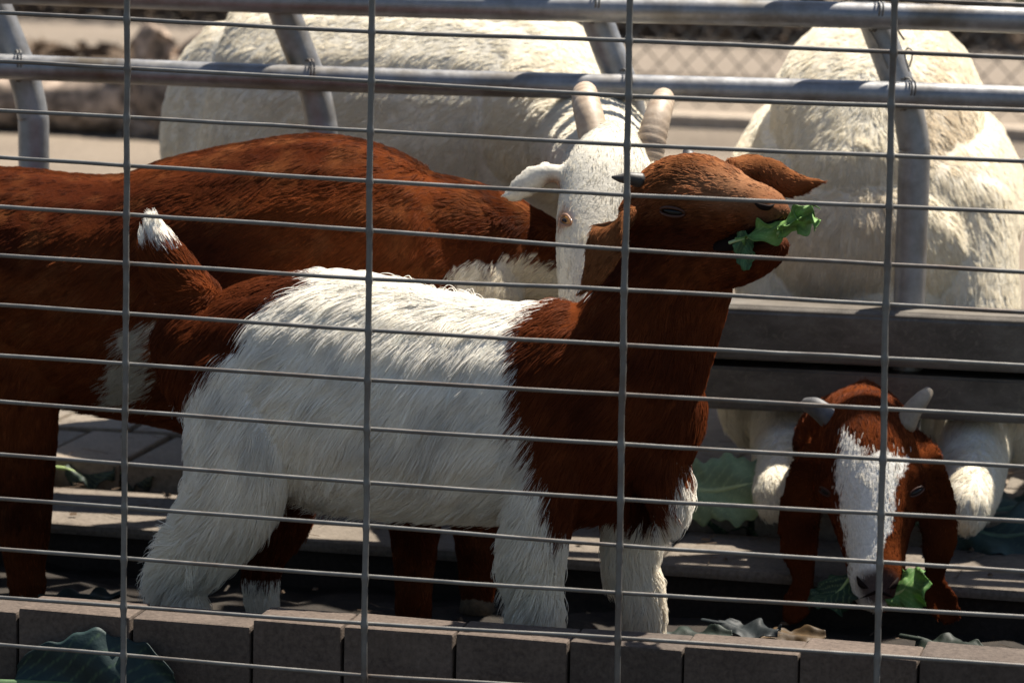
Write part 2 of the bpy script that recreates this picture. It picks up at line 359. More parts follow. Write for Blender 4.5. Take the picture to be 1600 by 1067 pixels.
class Goat:
    def __init__(s, name, label, base, voxel=.0045, smooth=5):
        s.root = tag(empty(name, tuple(base)), label, 'goat', None); s.V = []; s.F = []; s.S = []; s.voxel = voxel; s.sm = smooth; s.bare = []
    def tube(s, rows, up, flow, ln, n=20, sub=6, bend=0, mess=1):
        """rows: (x, y, z, ra, rb) in metres; flow +1/-1 along the tube or a vector; ln fur length"""
        R = spline(rows, sub); C, ra, rb = R[:, :3], np.maximum(R[:, 3], .002), np.maximum(R[:, 4], .002)
        V, F = tube_geo(C, ra, rb, up, n, bend=bend); o = sum(len(v) for v in s.V)
        s.V.append(V); s.F += [tuple(i + o for i in f) for f in F]
        T = unit(np.gradient(C, axis=0)); Fl = T * flow if np.isscalar(flow) else np.tile(np.array(flow, float), (len(C), 1))
        lv = np.full(len(C), ln) if np.isscalar(ln) else np.interp(np.linspace(0, 1, len(C)), np.linspace(0, 1, len(ln)), ln)
        mv = np.full(len(C), mess) if np.isscalar(mess) else np.interp(np.linspace(0, 1, len(C)), np.linspace(0, 1, len(mess)), mess)
        s.S.append(np.column_stack([C, (ra + rb) / 2, Fl, lv, mv])); return s
    def px(s, rows, up, flow, ln, **k):
        """rows: (px, py, Y, ra_px, rb_m): centre given as photo pixel on depth Y, ra in photo pixels there"""
        return s.tube([(*P(x, y, Y), r * mpp(Y), b) for (x, y, Y, r, b) in rows], up, flow, ln, **k)
    def body(s, colfun):
        me = mesh('tmp', np.vstack(s.V), s.F); o = bpy.data.objects.new('tmp', me); COL.objects.link(o)
        m = o.modifiers.new('r', 'REMESH'); m.mode = 'VOXEL'; m.voxel_size = s.voxel; m.use_smooth_shade = True
        m2 = o.modifiers.new('s', 'SMOOTH'); m2.factor = .5; m2.iterations = s.sm
        dg = bpy.context.evaluated_depsgraph_get(); dg.update(); ev = o.evaluated_get(dg)
        nm = bpy.data.meshes.new_from_object(ev); bpy.data.objects.remove(o); nm.name = 'body'
        n = len(nm.vertices); co_ = np.empty(n * 3); nm.vertices.foreach_get('co', co_); co_ = co_.reshape(-1, 3)
        c = colfun(co_); a = nm.attributes.new('col', 'FLOAT_COLOR', 'POINT'); a.data.foreach_set('color', np.column_stack([c * np.where(c.min(1) > .3, .85, .6)[:, None], np.ones(n)]).ravel())  # skin darkened under the coat, painting in shade between the strands
        nm.polygons.foreach_set('use_smooth', [True] * len(nm.polygons)); nm.materials.clear()
        s.obj = link('body', nm, M['skin'], s.root); s.me = nm; s.colfun = colfun
    def surf(s, x, y):
        if not hasattr(s, 'bvh'):
            s.bvh = BVHTree.FromPolygons([v.co[:] for v in s.me.vertices], [p_.vertices[:] for p_ in s.me.polygons])
        d = ray(x, y); hit, n_, _, _ = s.bvh.ray_cast(Vector(CAM), Vector(unit(d))); return np.array(hit), np.array(n_)
    def patch(s, name, pts, r, m, sink=.3, parent=None, flat=.6):
        """a thin strip lying on the body through photo pixels"""
        hs = [s.surf(x, y) for x, y in pts]; C = spline([h_[0] + h_[1] * (r * flat * (1 - 2 * sink)) for h_ in hs], 5); up = hs[len(hs) // 2][1]
        t = np.sin(np.linspace(.12, math.pi - .12, len(C))); V, F = tube_geo(C, r * flat * (.4 + .6 * t), r * t, up, 10); link(name, mesh(name, V, F), m, parent or s.root)
        for q in C[::2]: s.bare.append((q, r * 1.3))
    def goat_eye(s, x, y, dx, dy, r, m, pupil=True, lid=None, op=.72):
        """almond eye set into the surface, long axis (dx, dy) in photo pixels, with upper and lower lid"""
        c, n_ = s.surf(x, y); ax = unit(s.surf(x + dx, y + dy)[0] - s.surf(x - dx, y - dy)[0]); n_ = unit(n_ - (n_ @ ax) * ax); u = np.cross(n_, ax); u = u * np.sign(u[2] + 1e-9); c = c - n_ * r * .25
        bm = bmesh.new(); bmesh.ops.create_uvsphere(bm, u_segments=20, v_segments=12, radius=1); Rm = np.stack([ax * r * 1.25, u * r * op, n_ * r * .62], 1)
        for v in bm.verts: v.co = Vector(c + Rm @ np.array(v.co))
        me = bpy.data.meshes.new('eye'); bm.to_mesh(me); bm.free(); me.polygons.foreach_set('use_smooth', [True] * len(me.polygons)); e = link('eye', me, m, s.root)
        if pupil:
            q = c + n_ * r * .56; V, F = tube_geo([q - ax * r * .5, q - ax * r * .25 + n_ * r * .06, q + ax * r * .25 + n_ * r * .06, q + ax * r * .5], np.array([.06, .1, .1, .06]) * r, np.array([.12, .22, .22, .12]) * r, n_, 10); link('pupil', mesh('pupil', V, F), M['eye_wet'], e)
        for sg, k_ in ((1, 1.0), (-1, .75)):
            th = np.linspace(-1.35, 1.35, 12); C = [c + ax * r * 1.32 * math.sin(t) + u * sg * r * (op + .02) * math.cos(t) * k_ + n_ * r * (.30 + .30 * math.cos(t)) for t in th]
            rr = r * .17 * (.5 + .5 * np.cos(th)); V, F = tube_geo(C, rr, rr, n_, 8); link('eyelid', mesh('eyelid', V, F), lid or M['lid_brown'], e)
        s.bare.append((c, r * 1.2))
    def fur(s, density, rad=.00033, lift=.35, seed=1, clump=.011, lenmul=1.0):
        r = np.random.default_rng(seed); nm = s.me; nm.calc_loop_triangles(); nt_ = len(nm.loop_triangles)
        tri = np.empty(nt_ * 3, np.int32); nm.loop_triangles.foreach_get('vertices', tri); tri = tri.reshape(-1, 3)
        n = len(nm.vertices); co_ = np.empty(n * 3); nm.vertices.foreach_get('co', co_); co_ = co_.reshape(-1, 3)
        no = np.empty(n * 3); nm.vertices.foreach_get('normal', no); no = no.reshape(-1, 3)
        a, b, c = co_[tri[:, 0]], co_[tri[:, 1]], co_[tri[:, 2]]
        ar = np.linalg.norm(np.cross(b - a, c - a), axis=1) / 2; cnt = int(ar.sum() * density)
        ti = r.choice(nt_, cnt, p=ar / ar.sum()); u, v = r.random(cnt), r.random(cnt); fl = u + v > 1; u[fl] = 1 - u[fl]; v[fl] = 1 - v[fl]
        def lerp(q): return q[tri[ti, 0]] * (1 - u - v)[:, None] + q[tri[ti, 1]] * u[:, None] + q[tri[ti, 2]] * v[:, None]
        p = lerp(co_); nn = unit(lerp(no))
        keep = np.ones(cnt, bool)
        for (q, rr) in s.bare: keep &= np.linalg.norm(p - np.array(q), axis=1) > rr
        p, nn = p[keep], nn[keep]; cnt = len(p)
        S = np.vstack(s.S)[::2]; flow = np.zeros((cnt, 3)); ln = np.zeros(cnt); ms = np.zeros(cnt)
        for k in range(0, cnt, 20000):
            q = p[k:k + 20000]; d = np.linalg.norm(q[:, None] - S[None, :, :3], axis=2) / S[None, :, 3] if False else np.sqrt(np.maximum(((q ** 2).sum(1)[:, None] + (S[:, :3] ** 2).sum(1)[None] - 2 * q @ S[:, :3].T), 0))
            wgt = np.exp(-((d - S[None, :, 3]) / .012).clip(-3, 30)); wgt /= wgt.sum(1, keepdims=True)
            flow[k:k + 20000] = wgt @ S[:, 4:7]; ln[k:k + 20000] = wgt @ S[:, 7]; ms[k:k + 20000] = wgt @ S[:, 8]
        # low frequency swirl and clumps
        wv = np.stack([vnoise(p, 16, 3 + i) - .5 for i in range(3)], 1) * .6 + np.stack([vnoise(p, 45, 8 + i) - .5 for i in range(3)], 1) * .28
        key = np.floor(p / clump + .35 * np.stack([vnoise(p, 60, 20 + i) for i in range(3)], 1)).astype(np.int64)
        _, cid = np.unique(key[:, 0] * 1000003 + key[:, 1] * 10007 + key[:, 2], return_inverse=True); cid = cid.ravel(); nc = cid.max() + 1
        crand = r.normal(0, 1, (nc, 3)); cl_len = r.uniform(.75, 1.25, nc)
        fl_ = flow + (wv + crand[cid] * .08) * ms[:, None] + r.normal(0, .07, (cnt, 3)) * ms[:, None] ** .5
        tan = fl_ - (fl_ * nn).sum(1, keepdims=True) * nn; tan = unit(tan) * np.minimum(1, np.linalg.norm(tan, axis=1, keepdims=True) * 2)
        L = ln * lenmul * cl_len[cid] * r.uniform(.55, 1.15, cnt)
        K = 5; pts = np.empty((cnt, K, 3)); pts[:, 0] = p - nn * .001; lf = lift * (r.uniform(.5, 1.5, cnt) * np.clip(ms, 1, 2.2) * np.where(L < .013, 1.5, 1) * (1 + np.clip(crand[cid, 1], -.6, 1.2) * .25))[:, None]
        for k in range(1, K):
            d = unit(tan + nn * lf * (1.25 - .38 * k) + np.array([0, 0, -.10 * k]) * .5); pts[:, k] = pts[:, k - 1] + d * (L / (K - 1))[:, None]
        tip = np.zeros((nc, 3)); np.add.at(tip, cid, pts[:, -1]); num = np.bincount(cid, minlength=nc)[:, None]; tip /= num
        for k in range(2, K): pts[:, k] += (tip[cid] - pts[:, -1]) * (.38 * ((k - 1) / (K - 2)) ** 1.5) * np.where(L > .009, 1, .25)[:, None]
        col = s.colfun(p + r.normal(0, .0035, (cnt, 3))) ; wh = (col.min(1) > .3)[:, None]; vr = (r.uniform(.74, 1.18, cnt) * np.clip(1 + crand[cid, 0] * .12, .7, 1.3))[:, None]; col = col * np.where(wh, .82 + .2 * vr, np.where((L < .013)[:, None], vr ** 2, vr))
        hc = bpy.data.hair_curves.new('coat'); hc.add_curves([K] * cnt)
        hc.points.foreach_set('position', pts.astype(np.float32).ravel())
        rad_ = np.tile(np.array([1, 1, .85, .6, .2]) * rad, cnt) * np.repeat(r.uniform(.7, 1.3, cnt), K)
        hc.points.foreach_set('radius', rad_.astype(np.float32))
        at = hc.attributes.new('col', 'FLOAT_COLOR', 'CURVE'); at.data.foreach_set('color', np.column_stack([np.clip(col, 0, .95), np.ones(cnt)]).astype(np.float32).ravel())
        hc.materials.append(M['fur']); link('coat', hc, None, s.root); return cnt
    def horn(s, rows, m, n=14, rings=0):
        R = spline(rows, 10); ring = np.zeros(len(R)); rr = R[:, 3].copy()
        if rings:
            ph = np.linspace(0, rings * 2 * math.pi, len(R)); ring = np.clip(np.sin(ph), 0, 1) ** 3; 
        V, F = tube_geo(R[:, :3], rr * (1 - .05 * ring), rr * (1 - .05 * ring), (.3, .9, .1), n)
        me = mesh('horn', V, F); vr = np.concatenate([np.zeros(4), ring, np.zeros(4)]); a = me.attributes.new('ring', 'FLOAT', 'POINT'); a.data.foreach_set('value', np.repeat(vr * .75, n).astype(np.float32))
        return link('horn', me, m, s.root)
    def eye(s, c, r, look, m=None, squash=1.0, pupil=True):
        bm = bmesh.new(); bmesh.ops.create_uvsphere(bm, u_segments=16, v_segments=10, radius=r)
        for v in bm.verts: v.co.z *= squash; v.co += Vector(c)
        me = bpy.data.meshes.new('eye'); bm.to_mesh(me); bm.free(); me.polygons.foreach_set('use_smooth', [True] * len(me.polygons)); e = link('eye', me, m or M['eye_dark'], s.root)
        if pupil:
            lk = unit(np.array(look, float)); side = unit(np.cross(lk, Z_)); upv = np.cross(side, lk); q = np.array(c) + lk * r * .93
            V, F = tube_geo([q - lk * r * .2, q, q + lk * r * .12], [r * .22, r * .22, r * .12], [r * .55, r * .55, r * .4], upv, 12, cap=False)
            link('pupil', mesh('pupil', V, F), M['eye_dark'], e)
        s.bare.append((c, r * 1.25))
    def hooves(s, pts, r=.017):
        for q in pts:
            V, F = tube_geo([(q[0], q[1], q[2]), (q[0], q[1], q[2] + .018), (q[0], q[1], q[2] + .035)], [r * 1.15, r, r * .8], [r * 1.0, r * .9, r * .75], (1, 0, 0), 12, cap=False)
            link('hoof', mesh('hoof', V, F), M['hoof'], s.root)
WHITE = np.array([.90, .87, .80]); CREAM = np.array([.84, .77, .63]); BROWN = np.array([.168, .043, .013]); DKBROWN = np.array([.072, .018, .008]); TAN = np.array([.38, .15, .06])
def pxpoly(pts, Y): return [tuple(P(x, y, Y)[[0, 2]]) for x, y in pts]
def lerp_c(a, b, t): return a * (1 - t)[:, None] + b * t[:, None]
FULL = True

# ---- the kid
k = Goat('kid_goat', 'white and brown goat kid standing at the wire with a green leaf in its mouth', (.2, .3, 0), .0031, 5)
k.px([(290, 520, .30, 62, .045), (335, 548, .30, 112, .068), (450, 584, .30, 170, .085), (560, 612, .30, 190, .094), (680, 634, .30, 180, .094), (800, 644, .30, 174, .088), (900, 645, .30, 176, .080), (985, 640, .30, 150, .068), (1040, 650, .30, 100, .05)], Z_, (-.62, 0, -.75), [.02, .026, .032, .034, .032, .026, .022, .022])
k.px([(955, 650, .30, 130, .062), (990, 560, .30, 122, .058), (1040, 470, .305, 98, .050), (1068, 405, .305, 84, .044), (1076, 350, .305, 66, .040)], X_, (-.25, 0, -.9), [.024, .022, .018, .012])
k.px([(1012, 345, .312, 52, .036), (1045, 325, .308, 72, .043), (1085, 314, .302, 74, .044), (1125, 318, .292, 64, .036), (1160, 323, .282, 48, .030), (1192, 325, .272, 35, .026), (1210, 329, .265, 26, .021), (1219, 332, .262, 17, .014)], Z_, -1, [.013, .012, .010, .007, .004])
k.px([(1050, 390, .305, 52, .036), (1100, 408, .297, 42, .030), (1150, 412, .286, 35, .024), (1195, 397, .274, 27, .021), (1216, 383, .268, 18, .016)], Z_, -1, [.014, .010, .008, .005])
k.px([(1015, 322, .283, 18, .014), (1045, 310, .274, 22, .013), (1078, 308, .268, 22, .012), (1110, 316, .267, 14, .010)], Z_, -1, .010)                # brow
k.px([(1180, 316, .254, 9, .006), (1196, 320, .250, 9, .006), (1208, 328, .252, 8, .006)], Z_, -1, .002)               # nostril wing
k.px([(1012, 352, .300, 16, .008), (984, 345, .272, 25, .0065), (960, 360, .252, 33, .0065), (945, 394, .247, 30, .0065), (926, 432, .247, 18, .0055), (904, 458, .25, 4, .004)], (.8, 0, .6), 1, .008, n=24, bend=.45)   # near ear
k.px([(1142, 262, .335, 15, .009), (1172, 268, .352, 28, .0055), (1205, 280, .358, 31, .0055), (1240, 289, .357, 21, .0055), (1268, 287, .354, 10, .0045), (1287, 283, .352, 3, .004)], Z_, 1, .007, n=24, bend=-.35)         # far ear
k.px([(312, 480, .30, 44, .026), (284, 448, .30, 46, .025), (260, 412, .298, 42, .022), (247, 380, .296, 32, .016), (241, 352, .295, 14, .009)], X_, 1, [.016, .018, .020, .022])
k.px([(372, 570, .262, 92, .045), (382, 680, .252, 94, .045), (366, 765, .248, 82, .042), (328, 832, .246, 66, .035), (290, 882, .246, 50, .028), (281, 915, .246, 40, .024), (286, 950, .246, 36, .021), (292, 1000, .247, 28, .018), (297, 1032, .248, 27, .018)], X_, (-.55, 0, -.8), [.028, .032, .034, .038, .042, .034, .02], mess=[1, 1, 1.3, 2, 3.2, 3.2, 2])
k.px([(425, 690, .345, 72, .04), (448, 795, .352, 46, .03), (418, 862, .354, 34, .022), (408, 905, .354, 32, .019), (412, 960, .354, 26, .016), (416, 1005, .354, 22, .016)], X_, 1, [.02, .018, .014, .014])
k.px([(885, 660, .262, 80, .04), (850, 775, .248, 58, .033), (833, 850, .244, 54, .029), (831, 888, .244, 50, .026), (836, 925, .244, 40, .022), (836, 962, .244, 41, .021), (838, 1000, .244, 33, .018), (842, 1035, .244, 27, .016)], X_, (-.25, 0, -.95), [.024, .026, .028, .032, .028, .022, .016], mess=[1, 1, 1.6, 2.6, 2.2, 2])
k.px([(985, 690, .34, 72, .036), (988, 820, .352, 50, .028), (986, 880, .354, 44, .023), (1000, 930, .354, 38, .020), (1005, 980, .354, 32, .017), (1006, 1012, .354, 26, .016)], X_, 1, [.022, .024, .020, .016], mess=[1, 1.4, 2.2, 2])
k.px([(1020, 700, .30, 62, .05), (1044, 765, .30, 36, .042), (1046, 800, .30, 26, .032), (1036, 822, .30, 12, .02)], X_, (.25, 0, -1), .024, mess=2)
rump = pxpoly([(190, 290), (310, 300), (310, 430), (420, 390), (530, 396), (478, 442), (402, 490), (388, 535), (345, 572), (318, 600), (292, 630), (170, 640), (170, 470)], .25)
front = pxpoly([(918, 448), (862, 474), (810, 505), (816, 560), (826, 640), (842, 700), (862, 760), (868, 805), (892, 834), (960, 840), (1024, 824), (1046, 780), (1072, 722), (1110, 690), (1300, 600), (1400, 150), (850, 150), (890, 430)], .25)
tailw = pxpoly([(170, 270), (300, 290), (284, 372), (244, 396), (170, 400)], .25)
def kid_col(p):
    q = p + np.stack([vnoise(p, 70, i) - .5 for i in range(3)], 1) * .014; x, z = q[:, 0], q[:, 2]
    br = inpoly(x, z, rump) & ~inpoly(x, z, tailw); fr = inpoly(x, z, front); c = np.tile(WHITE, (len(p), 1))
    c *= (1 - .16 * np.clip(vnoise(p, 28, 4) - .45, 0, 1) * 2)[:, None] * np.where(vnoise(p * np.array([1, 1, .35]), 60, 5) > .72, .86, 1)[:, None]
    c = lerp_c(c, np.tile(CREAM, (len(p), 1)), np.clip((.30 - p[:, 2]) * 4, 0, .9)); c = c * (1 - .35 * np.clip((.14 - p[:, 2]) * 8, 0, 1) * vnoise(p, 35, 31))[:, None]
    b = lerp_c(np.tile(BROWN, (len(p), 1)), np.tile(DKBROWN, (len(p), 1)), np.clip(vnoise(p, 22, 6) * 1.3 - .2, 0, 1))
    hd = np.clip((p[:, 2] - P(1050, 350, .3)[2]) / .055, 0, 1); b = lerp_c(b, np.tile(TAN, (len(p), 1)) * (.75 + .5 * vnoise(p, 40, 7))[:, None], hd * .75); b = b * (1 - .6 * hd * np.clip(vnoise(p * np.array([.7, 1, 1.5]), 45, 21) * 2.4 - 1.25, 0, 1))[:, None]  # lighter head brown; sunlit forehead painted in as tan towards the top
    ed = np.linalg.norm((p - P(1058, 338, .262)) * np.array([.55, .6, 1.1]), axis=1); b = b * np.clip(.25 + ed / .016, .25, 1)[:, None]
    ec = spline([P(984, 345, .272), P(960, 360, .252), P(945, 394, .247), P(926, 432, .247), P(906, 456, .25)], 4); de = np.sqrt(((p[:, None] - ec[None]) ** 2).sum(2)).min(1); er = (de < .026) & (p[:, 1] < .268); b[er] = TAN * .62
    c[br] = b[br]; c[fr] = b[fr]
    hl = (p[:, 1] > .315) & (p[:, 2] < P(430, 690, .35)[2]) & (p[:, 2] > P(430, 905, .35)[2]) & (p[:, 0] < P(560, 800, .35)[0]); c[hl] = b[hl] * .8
    mz = P(1212, 338, .265); d = np.linalg.norm(p - mz, axis=1); t = np.clip(1 - d / .035, 0, 1) * .6; c = lerp_c(c, np.tile(np.array([.30, .17, .11]), (len(p), 1)), t)
    d = np.linalg.norm((p - P(1150, 292, .285)) * np.array([.45, .5, 1.1]), axis=1); c = np.where(fr[:, None], lerp_c(c, np.tile(np.array([.46, .25, .14]), (len(p), 1)), np.clip(1.2 - d / .026, 0, 1) * .7), c)
    ml = np.abs(p[:, 2] - np.interp(p[:, 0], [P(1140, 372, .27)[0], P(1224, 346, .26)[0]], [P(1140, 372, .27)[2], P(1224, 346, .26)[2]])) < .0035; ml &= (p[:, 0] > P(1140, 372, .27)[0]); c[ml] = (.03, .012, .008)
    return c
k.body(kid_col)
k.goat_eye(1051, 331, 14, 2, .0100, M['eye_wet'], False, None, .5)
V, F = tube_geo([P(1120, 392, .288), P(1160, 378, .278), P(1200, 366, .268)], [.012, .012, .007], [.016, .014, .009], Z_, 12); link('mouth', mesh('mouth', V, F), M['nose'], k.root)
k.patch('nostril', [(1178, 315), (1188, 322), (1200, 324), (1209, 320)], .0034, M['nose'])
k.eye(P(1066, 318, .340), .009, (0, 1, 0), M['eye_dark'], .6, False)
k.patch('lip_line', [(1222, 338), (1208, 346), (1190, 352), (1165, 362)], .0022, M['nose'])
k.horn([(*P(1000, 282, .285), .008), (*P(984, 279, .28), .0065), (*P(970, 279, .277), .0045), (*P(957, 277, .275), .0015)], M['horn_dark'])
k.horn([(*P(1078, 262, .33), .009), (*P(1076, 246, .34), .008), (*P(1074, 237, .345), .005)], M['horn_dark'])
k.hooves([(P(298, 1035, .248)[0], .248, .001), (P(416, 1005, .354)[0], .354, .001), (P(842, 1035, .244)[0], .244, .001), (P(1006, 1012, .354)[0], .354, .001)])
nk = k.fur(290000, .00030, .27, 11, .009)

# ---- brown goat behind the kid
g = Goat('brown_goat', 'dark red-brown goat standing in the trough behind the kid, white throat', (-.1, .57, 0), .005, 4)
g.px([(-200, 410, .57, 110, .07), (-150, 415, .57, 150, .10), (-70, 425, .57, 172, .115), (20, 436, .57, 184, .12), (110, 452, .57, 190, .125), (200, 462, .57, 200, .128), (300, 460, .57, 226, .13), (420, 456, .57, 244, .128), (520, 448, .57, 244, .118), (610, 448, .57, 222, .105), (690, 450, .575, 172, .085), (740, 445, .58, 120, .07)], Z_, (-.8, 0, -.55), [.014, .016, .02, .02, .018, .018])
g.px([(660, 400, .575, 150, .08), (740, 385, .59, 105, .066), (810, 392, .62, 74, .054), (880, 418, .66, 60, .048), (930, 445, .69, 56, .046)], Z_, (-.85, -.1, -.35), [.018, .02, .016, .008])
g.px([(925, 435, .70, 60, .048), (965, 462, .72, 60, .05), (1010, 500, .735, 46, .040), (1050, 540, .745, 34, .03), (1075, 562, .75, 22, .022)], Z_, -1, .005)
for yy in (.66, .76): g.px([(935, 420, yy, 12, .008), (925, 455, yy + (-.02 if yy < .7 else .02), 22, .006), (918, 500, yy + (-.03 if yy < .7 else .03), 20, .006), (912, 535, yy, 6, .005)], X_, 1, .004, n=14)
def leg(gg, hipx, hipy, Y, r0, kneex, kneey, footx, zf, lens, rr=(.6, .42, .3, .26), rb=.03, back=0):
    h = P(hipx, hipy, Y); kn = P(kneex, kneey, Y); fx = P(footx, kneey, Y)[0]; s_ = mpp(Y)
    m1 = (h + kn) / 2; lo = np.array([fx, Y, zf]); mid = (kn + lo) / 2
    gg.tube([(*h, r0 * s_, rb * 1.5), (*m1, r0 * .72 * s_, rb * 1.2), (*kn, r0 * .46 * s_, rb * .85), (*mid, r0 * .33 * s_, rb * .6), (fx, Y, zf + .035, r0 * .32 * s_, rb * .6), (fx, Y, zf + .012, r0 * .28 * s_, rb * .55)], X_, 1, lens)
    gg.hooves([(fx, Y, zf + .001)], .019)
leg(g, 5, 560, .495, 105, 36, 815, 42, 0, [.016, .016, .010, .008])
leg(g, -70, 560, .645, 105, -60, 800, -62, 0, [.016, .016, .010, .008])
leg(g, 640, 620, .495, 95, 648, 820, 648, 0, [.016, .014, .010, .008])
leg(g, 720, 620, .645, 95, 745, 815, 748, 0, [.016, .014, .010, .008])
g.tube([(*P(-215, 345, .57), .022, .016), (*P(-245, 340, .57), .02, .012), (*P(-270, 380, .57), .012, .009)], Z_, 1, .03)
thr = pxpoly([(735, 400), (800, 395), (862, 412), (890, 440), (890, 560), (735, 560)], .57); flank = pxpoly([(195, 515), (235, 510), (238, 590), (222, 640), (120, 640), (160, 600), (190, 560)], .45)
def g2_col(p):
    q = p + np.stack([vnoise(p, 55, i) - .5 for i in range(3)], 1) * .022; n_ = vnoise(p * np.array([.6, 1, 1.4]), 14, 2); m_ = vnoise(p, 50, 3)
    c = lerp_c(np.tile(BROWN * 1.05, (len(p), 1)), np.tile(DKBROWN, (len(p), 1)), np.clip(n_ * 1.6 - .45, 0, 1)); c = lerp_c(c, np.tile(np.array([.24, .085, .03]), (len(p), 1)), np.clip(m_ * 1.4 - .75, 0, .6))
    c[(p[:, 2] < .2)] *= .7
    sp_ = np.abs(p[:, 1] - .57) < .014; c[sp_ & (p[:, 2] > .45)] *= .55
    t = inpoly(q[:, 0], q[:, 2], thr); c[t] = CREAM * .9
    f = inpoly(q[:, 0], q[:, 2], flank); c[f] = CREAM * .55
    return c
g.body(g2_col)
g.eye(P(965, 450, .665), .010, (0, -1, 0), M['eye_amber']); g.eye(P(965, 450, .775), .010, (0, 1, 0), M['eye_amber'])
n2 = g.fur(190000, .00032, .20, 12, .010)

# ---- white goat reaching through the barrier
h = Goat('white_goat', 'white goat with two stout tan horns reaching its head through the barrier', (-.1, 1.30, .085), .0055, 4)
h.px([(342, 190, 1.30, 165, .08), (368, 195, 1.30, 208, .125), (450, 205, 1.30, 222, .165), (600, 210, 1.30, 235, .185), (740, 210, 1.30, 225, .175), (840, 215, 1.28, 195, .145), (900, 235, 1.24, 150, .11)], Z_, (-.85, 0, -.5), [.018, .020, .022, .022, .022])
h.px([(860, 190, 1.25, 140, .12), (905, 205, 1.10, 105, .085), (932, 228, .93, 76, .066), (942, 252, .78, 66, .056), (945, 268, .66, 58, .05)], Z_, (-.5, .8, -.5), [.034, .036, .034, .024])
h.px([(955, 245, .64, 56, .044), (948, 285, .585, 70, .050), (934, 340, .55, 64, .050), (923, 395, .52, 54, .044), (917, 440, .50, 46, .038), (914, 478, .485, 40, .032), (912, 500, .478, 28, .022)], X_, (.05, .35, .95), [.016, .012, .010, .007])
h.px([(893, 340, .535, 16, .014), (905, 318, .54, 16, .013)], X_, (0, 0, 1), .004)
h.px([(884, 272, .575, 11, .012), (852, 272, .566, 20, .0065), (825, 288, .560, 24, .0065), (803, 303, .556, 17, .0065), (786, 308, .555, 6, .005)], Z_, 1, .004, n=24, bend=.5)
h.px([(1015, 272, .60, 11, .012), (1048, 280, .60, 20, .0065), (1066, 312, .60, 23, .0065), (1072, 345, .60, 16, .0065), (1074, 365, .60, 5, .005)], X_, 1, .004, n=16)
def leg2(gg, x, y, ztop, zk, zf, r0, lens, lean=0, kb=0):
    gg.tube([(x, y, ztop, r0, r0 * .8), (x + lean * .3, y + kb * .3, (ztop + zk) / 2, r0 * .75, r0 * .6), (x + lean * .6, y + kb, zk, r0 * .5, r0 * .45), (x + lean, y + kb * .6, (zk + zf) / 2, r0 * .36, r0 * .34), (x + lean, y + kb * .5, zf + .035, r0 * .38, r0 * .36), (x + lean, y + kb * .5, zf + .012, r0 * .33, r0 * .33)], X_, 1, lens)
    gg.hooves([(x + lean, y + kb * .5, zf + .001)], r0 * .36)
xa, xb = P(380, 300, 1.3)[0], P(840, 300, 1.3)[0]
for yy in (1.22, 1.38): leg2(h, xa, yy, .38, .23, .085, .085, [.02, .016, .01], -.03); leg2(h, xb, yy, .38, .23, .085, .07, [.02, .016, .01])
h.tube([(*P(345, 80, 1.3), .024, .02), (*P(328, 110, 1.3), .022, .018), (*P(322, 170, 1.3), .018, .014), (*P(322, 220, 1.3), .01, .008)], X_, 1, .02)
def white_col(p, cream=.35, seed=1, dirt=.25):
    c = lerp_c(np.tile(np.array([.83, .785, .675]), (len(p), 1)), np.tile(np.array([.77, .68, .52]), (len(p), 1)), np.clip(vnoise(p, 11, seed) * 1.5 - .4, 0, 1) * cream)
    c = c * (1 - dirt * np.clip(vnoise(p * np.array([1, 1, .5]), 38, seed + 1) - .5, 0, 1) * 1.6)[:, None]; return c
earin = P(862, 292, .556); eyeh = P(884, 348, .515)
def g3_col(p):
    c = white_col(p, .45, 3, .2); c[p[:, 1] < .72] *= .85; d = np.linalg.norm(p - eyeh, axis=1); c = lerp_c(c, np.tile(np.array([.42, .22, .13]), (len(p), 1)), np.clip(1.7 - d / .012, 0, .8))
    d = np.linalg.norm((p - earin) * np.array([1, .5, 1]), axis=1); c = lerp_c(c, np.tile(np.array([.30, .13, .08]), (len(p), 1)), np.clip(1.5 - d / .010, 0, .85)); return c
h.body(g3_col)
h.goat_eye(885, 346, 6, 4, .0088, M['eye_amber'], True, M['lid_pink']); h.goat_eye(986, 352, 6, -4, .0088, M['eye_amber'], True, M['lid_pink'])
for nx_ in (897, 927): h.patch('nostril', [(nx_ - 4, 488), (nx_, 494), (nx_ + 3, 496)], .0036, M['nose'])
h.horn([(*P(935, 248, .615), .0185), (*P(928, 215, .625), .0178), (*P(919, 175, .645), .0168), (*P(914, 152, .675), .0155), (*P(915, 146, .715), .0135), (*P(918, 150, .76), .010)], M['horn_tan'], 18, 17)
h.horn([(*P(1012, 252, .63), .0178), (*P(1019, 215, .64), .0168), (*P(1029, 178, .66), .0152), (*P(1035, 160, .69), .014), (*P(1037, 154, .73), .012), (*P(1038, 158, .77), .009)], M['horn_tan'], 18, 16)
n3 = h.fur(150000, .00036, .24, 13, .010, .85)

